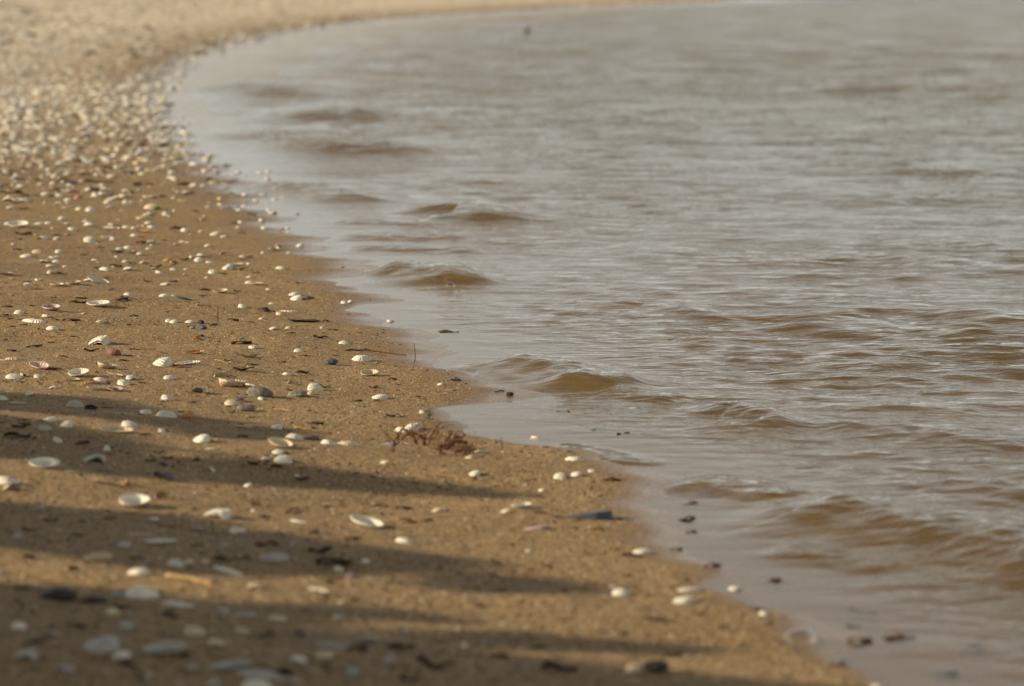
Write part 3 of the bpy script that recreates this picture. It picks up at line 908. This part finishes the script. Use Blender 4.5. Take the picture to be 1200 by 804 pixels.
# ------------------------------------------------------------------ scraps of dark weed and leaf
def scrap_mesh(seed):
    r = random.Random(seed)
    nu, nv = 9, 4
    V, top = [], []
    p = [r.uniform(0, 6.28) for _ in range(6)]
    def pt(i, j, k):
        u = i / (nu - 1) * 2 - 1
        v = j / (nv - 1) * 2 - 1
        wd = (0.34 + 0.10 * math.sin(3 * u + p[0])) * (1 - abs(u) ** 2.2) ** 0.7 + 0.025
        x = u + 0.03 * math.sin(5 * v + p[3])
        y = v * wd * (1 + .25 * math.sin(6 * u + p[4] + v)) + 0.16 * math.sin(2.1 * u + p[1])
        z = 0.10 + 0.09 * math.sin(3.3 * u + p[2]) + 0.07 * math.sin(4 * v + 3 * u + p[5]) + 0.09 * abs(v)
        return (x, y, z + (0.045 if k == 0 else 0))
    V = [pt(i, j, k) for k in (0, 1) for i in range(nu) for j in range(nv)]
    Fq = []
    n = nu * nv
    for i in range(nu - 1):
        for j in range(nv - 1):
            a = i * nv + j
            Fq.append((a, a + nv, a + nv + 1, a + 1)); Fq.append((n + a, n + a + 1, n + a + nv + 1, n + a + nv))
        for j, s in ((0, 1), (nv - 1, -1)):
            a = i * nv + j
            q = (a, a + n, a + n + nv, a + nv)
            Fq.append(q if s > 0 else q[::-1])
    for i, s in ((0, -1), (nu - 1, 1)):
        for j in range(nv - 1):
            a = i * nv + j
            q = (a, a + n, a + n + 1, a + 1)
            Fq.append(q if s > 0 else q[::-1])
    return mesh_np('scrap', V, Fq)
SCR = {}
def scrap(px, py, w, m='scrap', label=None, name='weed_scrap', hk=1.0, yaw=None):
    p = ground(px, py)
    k = (RNG.randrange(9), m)
    if k not in SCR:
        SCR[k] = scrap_mesh(k[0]); SCR[k].materials.append(M[m])
    sc = w / px_per_m(p) / 2
    o = link(name, SCR[k])
    o.scale = (sc, sc * RNG.uniform(.8, 1.5), sc * RNG.uniform(.8, 1.5) * hk)
    o.rotation_euler = (RNG.uniform(-.12, .12), RNG.uniform(-.12, .12), RNG.uniform(-.5, .5) if yaw is None else yaw)
    o.location = (p[0], p[1], p[2] - sc * .04)
    zn = zone(px, py, p)
    size = 'tiny' if w / px_per_m(p) < 0.016 else ('long' if w / px_per_m(p) > 0.034 else 'small')
    cn = 'blackish' if m == 'scrap' else 'brown'
    tag(o, label or f'{size} {cn} curled scrap of weed {zn}', 'weed scrap', f'{cn} weed scraps ' + zn)
    return o
SC = '''15,227,22 16,238,11 145,231,10 28,245,12 66,276,12 27,275,20 20,293,10 137,296,15 155,297,10 166,285,14 183,313,14 135,312,19
229,248,9 236,259,11 274,262,11 208,269,20 267,245,10 295,252,11 256,274,10 283,274,9 228,304,9 216,305,11 262,321,11
240,340,14 278,342,10 350,332,10 237,347,9 309,364,17 273,376,15 361,350,13 382,377,10 340,391,13 391,387,13 375,396,16
143,352,17 94,350,15 90,355,21 8,360,13 83,376,20 183,381,7 157,371,11 40,407,20 107,412,17 145,423,13 61,433,13
283,403,24 285,434,26 354,437,16 357,417,8 225,472,11 460,445,11 438,455,13 441,470,9 534,446,13 460,488,16 540,519,18 585,459,12
20,512,30 25,501,22 177,541,14 197,537,15 355,562,19 370,497,20 298,544,16 485,566,8 428,591,9 442,594,15 473,597,20 500,611,16 478,612,20
566,556,10 641,516,9 667,520,12 717,563,21 740,652,22 310,607,15 382,594,13 312,640,27 260,656,27 375,648,30 390,662,42 413,632,20
370,625,20 885,715,14 767,727,28 730,743,18 788,769,24 515,666,12 590,692,12 470,760,32 510,782,44 478,797,24 585,770,22 655,786,42 630,760,20
60,610,18 35,622,22 95,628,16 130,608,14 160,655,20 230,640,18 285,655,20 25,690,26 140,712,26 200,722,22 255,700,18 310,745,24 360,718,18 420,762,26 90,735,24 40,755,26 150,780,28 215,770,24 330,790,26 455,692,12 735,676,14 545,646,10 300,320,9 420,390,8 118,290,8 98,299,8 203,330,9 172,330,9 130,340,8 60,402,9 330,425,10 255,440,10 160,410,8 96,520,20 170,510,14 240,580,9 520,600,10 560,640,9 640,663,12 690,650,10 820,720,12 850,735,16 700,712,12 560,710,12 380,395,9 420,470,9 490,465,8'''
for t in SC.split():
    x, y, w = map(float, t.split(','))
    scrap(x, y, w)
rs = random.Random(21)
k = 0
while k < 95:                                    # more small scraps between the shells
    x, y = rs.uniform(0, 760), rs.uniform(205, 560)
    if land_px(x, y) < 0.22 or rs.random() > 1.1 - x / 700: continue
    scrap(x, y, rs.uniform(.008, .024) * (y - YH) / CAM_H); k += 1
scrap(358, 377, 40, 'scrap', 'long dark brown dead leaf lying flat on the sand', 'dead_leaf', .7, 0.0)['category'] = 'leaf'
for t in '809,592,24 828,580,20 810,624,14 805,609,22 793,644,16 1003,717,26 1020,720,16 1008,752,30 1053,749,38 1140,760,30 525,390,26 1000,735,16 905,683,24 835,664,22 985,778,26 660,484,16 700,505,18 730,510,16'.split():
    x, y, w = map(float, t.split(','))
    scrap(x, y, w, 'scrap_brown')
for x, y, w, lb in ((675, 610, 10, 'small orange leaf scrap beside the slate wedge'), (699, 621, 18, 'curled orange leaf lying in front of the slate wedge'),
                    (231, 398, 14, 'crumpled orange leaf on the sunlit sand')):
    scrap(x, y, w, 'orange_leaf', lb, 'orange_leaf', 1.6)['category'] = 'leaf'

# ------------------------------------------------------------------ twigs, reeds and weed
def tube(bm, pts, r0, r1, segs=7):
    pts = [Vector(p) for p in pts]
    prev = None
    for i, p in enumerate(pts):
        d = (pts[min(i + 1, len(pts) - 1)] - pts[max(i - 1, 0)]).normalized()
        a = d.orthogonal().normalized() if prev is None else (prev - d * prev.dot(d)).normalized()
        prev = a
        b = d.cross(a)
        r = r0 + (r1 - r0) * i / (len(pts) - 1)
        ring = [bm.verts.new(p + (a * math.cos(t) + b * math.sin(t)) * r) for t in np.linspace(0, 2 * math.pi, segs, endpoint=False)]
        if i:
            for j in range(segs):
                bm.faces.new([last[j], last[(j + 1) % segs], ring[(j + 1) % segs], ring[j]])
        else:
            bm.faces.new(ring[::-1])
        last = ring
    bm.faces.new(last)
def bm_obj(name, bm, m, parent=None):
    bmesh.ops.recalc_face_normals(bm, faces=bm.faces)
    me = bpy.data.meshes.new(name); bm.to_mesh(me); bm.free()
    me.polygons.foreach_set('use_smooth', np.ones(len(me.polygons), bool))
    return link(name, me, M[m], parent)
def lying(px_pts, r, m, label, name='twig', lift=1.0, cat='twig', side=None):
    P = [ground(*q) for q in px_pts]
    o0 = Vector(P[0])
    fine = []
    for i in range(len(P) - 1):
        for k in range(5):
            t = k / 5
            q = P[i] * (1 - t) + P[i + 1] * t
            fine.append(Vector((q[0], q[1] + RNG.uniform(-.3, .3) * r, max(float(sand_h(q[0], q[1])), -.003) + r * (0.5 + lift * abs(math.sin(i * 1.7 + k))))) - o0)
    fine.append(Vector(P[-1]) + Vector((0, 0, r * .6)) - o0)
    bm = bmesh.new(); tube(bm, fine, r, r * .5)
    o = bm_obj(name, bm, m)
    o.location = o0
    if side:
        a = fine[len(fine) // 2]
        b2 = bmesh.new(); tube(b2, [a, a + Vector((side * .4, -.2 * abs(side), r * 1.2)), a + Vector((side, -.3 * abs(side), r * 2))], r * .6, r * .3)
        bm_obj('side_shoot', b2, m, o)
    return tag(o, label, cat)
def upright(px, py, hpx, lean, r, m, label, fork=True, name='twig', cat='twig'):
    p = ground(px, py)
    h = hpx / px_per_m(p)
    bm = bmesh.new()
    pts = [Vector((lean * h * t + .04 * h * math.sin(5 * t), .02 * h * math.sin(4 * t), -0.006 + (h + .006) * t)) for t in np.linspace(0, 1, 7)]
    tube(bm, pts, r, r * .45)
    o = bm_obj(name, bm, m)
    o.location = p
    if fork:
        b2 = bmesh.new(); a = pts[2]
        tube(b2, [a, a + Vector((-.22 * h, 0, .12 * h)), a + Vector((-.42 * h, .02 * h, .14 * h))], r * .7, r * .3)
        bm_obj('side_shoot', b2, m, o)
    return tag(o, label, cat)
upright(254, 377, 19, .12, .0016, 'twig', 'short forked dark twig standing up in the sand')
upright(485, 424, 22, .08, .0014, 'twig', 'single thin dark twig standing near the waterline', False)
upright(588, 527, 14, .0, .0011, 'twig', 'thin brown stalk standing by a cream shell', False)
upright(563, 524, 22, -.35, .0010, 'reed', 'pale dry stalk leaning over beside the red weed', False, 'dry_stalk', 'stalk')
upright(548, 524, 16, .1, .0010, 'reed', 'short pale dry stalk rising from the red weed', False, 'dry_stalk', 'stalk')
lying([(405, 411), (430, 411), (452, 414), (476, 417)], .0016, 'weed', 'long reddish stem lying flat towards the waterline', 'stem', 1, 'stem')
lying([(274, 414), (284, 418), (296, 420), (300, 418)], .0022, 'twig', 'curved dark twig lying on sunlit sand', side=.02)
lying([(252, 422), (260, 424), (268, 427)], .0012, 'reed', 'short pale straw lying on sunlit sand', 'straw', 1, 'straw')
lying([(322, 480), (332, 481), (342, 483)], .0014, 'reed', 'short brown straw near the flat greenish stone', 'straw', 1, 'straw')
lying([(345, 501), (365, 505), (388, 508)], .0016, 'reed', 'thin tan straw lying behind the pale shells', 'straw', 1, 'straw')
lying([(195, 676), (223, 680), (250, 686)], .0030, 'reed', 'thick tan reed piece lying between two shadow bands', 'reed', .4, 'reed')
lying([(626, 601), (640, 602), (650, 607), (662, 607)], .0016, 'twig', 'thin wavy twig lying beside the slate wedge')
lying([(140, 351), (150, 349), (162, 352)], .0014, 'twig', 'thin bent twig beside a small white shell')
lying([(300, 363), (312, 366), (322, 365)], .0014, 'twig', 'thin curved twig near a row of small shells')
lying([(0, 371), (14, 374), (30, 376)], .0013, 'twig', 'thin twig running up to a long pale shell')
lying([(165, 408), (178, 411), (196, 415)], .0016, 'twig', 'straight dark twig near a bright white shell', side=.012)
lying([(112, 566), (130, 569), (144, 572)], .002, 'twig', 'short brown twig beside a small orange pebble')
lying([(335, 603), (341, 599), (350, 597)], .002, 'weed', 'red curl of weed near a white shell', 'curled_weed', 2, 'weed')

def weed_clump(label, spots):
    root_p = ground(500, 528)
    e = bpy.data.objects.new('red_seaweed', None); COL.objects.link(e)
    e.location = root_p
    tag(e, label, 'seaweed')
    for (px, py, hpx, lean, spread, nb) in spots:
        p = Vector(ground(px, py)) - Vector(root_p)
        h = hpx / px_per_m(Vector(root_p))
        bm = bmesh.new()
        for b in range(nb):
            a = RNG.uniform(-spread, spread)
            cur = p + Vector((RNG.uniform(-.006, .006), RNG.uniform(-.015, .015), -.002))
            pts = [cur.copy()]
            ang = lean + a
            for k in range(7):
                ang += RNG.uniform(-.5, .5)
                cur = cur + Vector((math.sin(ang), RNG.uniform(-.4, .4), max(math.cos(ang), -.2))) * (h / 5.5)
                cur.z = max(cur.z, .002)
                pts.append(cur.copy())
            tube(bm, pts, RNG.uniform(.0007, .0015), .0004, 6)
            for k in (2, 3, 5, 6):                           # small side blades
                q = pts[k]
                d = Vector((RNG.uniform(-1, 1), RNG.uniform(-1, 1), RNG.uniform(-.2, 1))).normalized() * RNG.uniform(.006, .013)
                tube(bm, [q, q + d * .5 + Vector((0, 0, .001)), q + d], .0008, .0004, 5)
        bm_obj('frond', bm, 'weed', e)
weed_clump('clump of rust red seaweed with fine branching fronds on the sand', [
    (460, 529, 26, .05, .25, 4), (487, 520, 18, .1, .6, 5), (470, 514, 14, .8, .7, 4), (498, 522, 18, .0, .5, 5), (512, 527, 20, .8, .6, 6),
    (524, 526, 18, .9, .5, 6), (535, 531, 16, 1.0, .6, 6), (545, 533, 12, 1.2, .5, 4), (505, 516, 14, 1.1, .4, 4), (530, 519, 12, 1.1, .4, 4), (515, 533, 8, 1.0, .8, 4)])

def sprig(px, py, hpx, label):
    p = ground(px, py); h = hpx / px_per_m(p)
    e = bpy.data.objects.new('green_sprig', None); COL.objects.link(e); e.location = p
    tag(e, label, 'plant')
    bm = bmesh.new()
    pts = [Vector((.06 * h * math.sin(3 * t), 0, -.004 + h * .85 * t)) for t in np.linspace(0, 1, 6)]
    tube(bm, pts, .0016, .0008); bm_obj('stem', bm, 'green', e)
    for i in range(9):
        a = i * 2.4; z = h * (.1 + .7 * i / 9)
        bm = bmesh.new()
        L = h * RNG.uniform(.40, .60)
        d = Vector((math.cos(a), math.sin(a), .5)).normalized(); sd = Vector((-math.sin(a), math.cos(a), 0))
        row = []
        for k in range(5):
            t = k / 4
            c = Vector((0, 0, z)) + d * L * t + Vector((0, 0, -.35 * L * t * t))
            wv = L * .38 * math.sin(math.pi * min(.98, t * .9 + .08))
            row.append([bm.verts.new(c - sd * wv), bm.verts.new(c + Vector((0, 0, -.1 * wv))), bm.verts.new(c + sd * wv)])
        for k in range(4):
            for j in range(2): bm.faces.new([row[k][j], row[k][j + 1], row[k + 1][j + 1], row[k + 1][j]])
        bmesh.ops.solidify(bm, geom=bm.faces[:], thickness=.0006)
        bm_obj('leaf', bm, 'green', e)
sprig(502, 494, 19, 'small bright green sprig growing beside a cream shell by the waterline')

# ------------------------------------------------------------------ bubbles on the shallows
def bubble(px, py, w, label, hk=.75):
    p = at_z(px, py, 0.004)
    sc = w / px_per_m(p) / 2
    bm = bmesh.new()
    bmesh.ops.create_uvsphere(bm, u_segments=28, v_segments=18, radius=sc)
    bmesh.ops.bisect_plane(bm, geom=bm.verts[:] + bm.edges[:] + bm.faces[:], plane_co=(0, 0, -.1 * sc), plane_no=(0, 0, -1), clear_outer=True)
    for v in bm.verts: v.co.z *= hk
    o = bm_obj('bubble', bm, 'bubble'); o.location = (p[0], p[1], p[2])
    return tag(o, label, 'bubble')
bubble(938, 752, 42, 'large clear bubble resting on the shallow water by the sand')
bubble(987, 777, 18, 'small clear bubble beside a brown scrap in the shallows')
bubble(973, 778, 12, 'tiny clear bubble touching a slightly bigger one')

for x, y, w in ((452, 322, 8), (461, 317, 6), (470, 320, 9), (478, 313, 7), (483, 309, 8), (487, 317, 6), (515, 330, 16), (528, 336, 12), (538, 343, 8)):
    bubble(x, y, w, 'small clear bubble on the breaking wavelet beside the sand', .9)['group'] = 'bubbles on the breaking wavelet'
# ------------------------------------------------------------------ shrubs left of the beach: they throw the shade
def shrubs():
    sh = np.array(SHADOW)
    tanel = math.tan(SUN_EL)
    plants = []
    for base, polys, lab in (((-3.5, 5.5), (0, 1), 'leafy green shrub standing above the beach, the one farther along the shore'),
                             ((-3.3, 4.6), (2, 3), 'leafy green shrub standing in the middle of the three above the beach'),
                             ((-3.1, 3.8), (4, 5), 'leafy green shrub standing above the beach, broadest of the three')):
        gz = float(sand_h(*base))
        e = bpy.data.objects.new('shrub', None); COL.objects.link(e); e.location = (base[0], base[1], gz)
        tag(e, lab, 'shrub')
        org = Vector((base[0], base[1], gz))
        LV, LF = [], []
        def leaf(c, size):
            q = np.array(Euler((RNG.uniform(0, 6.28), RNG.uniform(0, 6.28), RNG.uniform(0, 6.28))).to_matrix())
            pr = np.array([(-1, 0, 0), (-.4, .32, .05), (.3, .34, .05), (1, 0, -.08), (.3, -.34, .05), (-.4, -.32, .05)]) * size
            i = len(LV) * 6
            LV.append(pr @ q.T + np.array(c)); LF.append((i, i + 1, i + 2, i + 3)); LF.append((i, i + 3, i + 4, i + 5))
        bm = bmesh.new()
        tube(bm, [Vector((0, 0, -.05)), Vector((.02, .02, .25)), Vector((.03, -.02, .55))], .045, .03, 9)
        bm_obj('trunk', bm, 'bark', e)
        for pi in polys:
            P = SHADE_POLY[pi]
            xs = [q[0] for q in P]; ys = [q[1] for q in P]
            n = {0: 900, 1: 1700, 2: 2000, 3: 380, 4: 1800, 5: 4300}[pi]
            got = 0; cs = []
            XY = []
            while len(XY) < n:
                x, y = RNG.uniform(min(xs), max(xs)), RNG.uniform(min(ys), max(ys))
                hole = math.sin(x * .047 + y * .09 + pi) + math.sin(x * .021 - y * .16 + 2 * pi) + .7 * math.sin(x * .11 + y * .05)
                if in_poly(x, y, P) and not (hole > 1.1 and RNG.random() < .85): XY.append((x, y))
            XY = np.array(XY)
            for (x, y), g in zip(XY, ground_many(XY[:, 0], XY[:, 1])):
                L = (g[0] - base[0]) / sh[0] + RNG.uniform(-.35, .35)
                c = Vector((g[0] - sh[0] * L, g[1] - sh[1] * L, g[2] + L * tanel)) - org
                leaf(c, RNG.uniform(.017, .03)); cs.append((x, c)); got += 1
            # boughs: from the trunk through the leaf mass
            cs.sort(key=lambda t: t[0])
            nb = 5 if pi in (1, 2, 5) else 3
            bm = bmesh.new()
            for b in range(nb):
                lo = int(len(cs) * b / nb); seg = cs[lo:int(len(cs) * (b + 1) / nb)]
                c0 = sum((q[1] for q in seg), Vector()) / len(seg)
                tip = seg[-1][1]
                tube(bm, [Vector((.02, 0, .45)), Vector((.02, 0, .45)).lerp(c0, .5) + Vector((0, 0, .05)), c0, c0.lerp(tip, .6)], .012, .004, 6)
            bm_obj('bough', bm, 'bark', e)
        for _ in range(900):                                # low leaves
            a = RNG.uniform(0, 6.28); r = .55 * math.sqrt(RNG.random())
            leaf(Vector((math.cos(a) * r - .1, math.sin(a) * r * 1.2, RNG.uniform(.1, .55))), RNG.uniform(.017, .03))
        me = mesh_np('crown', np.concatenate(LV), LF)
        cr = link('crown', me, M['leaf'], e)
        cr['kind'] = 'stuff'
shrubs()

# ------------------------------------------------------------------ labels: tell look-alikes apart by what they lie next to
MARKS = [('tall humped white shell', (370, 457)), ('long grey pebble', (305, 464)), ('reddish purple pebble', (135, 416)),
         ('blue grey pebble', (237, 386)), ('upright forked twig', (254, 377)), ('long dark dead leaf', (358, 377)),
         ('upright thin twig', (485, 424)), ('green sprig', (502, 494)), ('red seaweed clump', (500, 528)), ('blue black slate wedge', (690, 607)),
         ('orange brown pebble', (221, 490)), ('pale orange pebble', (148, 569)), ('thick tan reed', (223, 680)), ('black lumpy stone', (765, 787)),
         ('dark purple long shell', (120, 551)), ('blue grey stone with weed', (388, 427)), ('flat black stone', (108, 706)), ('big clear bubble', (938, 752)),
         ('crumpled orange leaf', (231, 398)), ('red curl of weed', (341, 599))]
MP = [(t, ground(*q)) for t, q in MARKS]
byl = {}
for o in bpy.data.objects:
    if o.parent is None and o.get('category') in ('shell', 'weed scrap'):
        byl.setdefault(o['label'], []).append(o)
ORD = ['nearest', 'second nearest', 'third nearest', 'fourth nearest']
for lab, obs in byl.items():
    if len(obs) < 2: continue
    head = lab.split(' lying')[0].split(' standing')[0].split(' in the')[0].split(' on the')[0].split(' at the')[0].replace(' of weed', '')
    pairs = sorted(((math.hypot(o.location.x - p[0], o.location.y - p[1]), i, k) for i, o in enumerate(obs) for k, (t, p) in enumerate(MP)))
    done, cnt = set(), {}
    zn = lab[len(lab) - len(lab):]
    short = {'edge of the water': 'at the waterline', 'in the shadow': 'in shadow', 'sunlit': 'in sunlight', 'strewn': 'on the shelly stretch'}
    zs = next((v for k2, v in short.items() if k2 in lab), '')
    for dist, i, k in pairs:
        c = cnt.get(k, 0)
        if i in done or dist > 0.9 or c >= 4: continue
        # counted among its look-alikes, outwards from the landmark
        done.add(i); cnt[k] = c + 1
        t = f'{head} {zs}, {ORD[c]} to the {MP[k][0]}'
        obs[i]['label'] = t if len(t.split()) <= 16 else f'{head}, {ORD[c]} to the {MP[k][0]}'
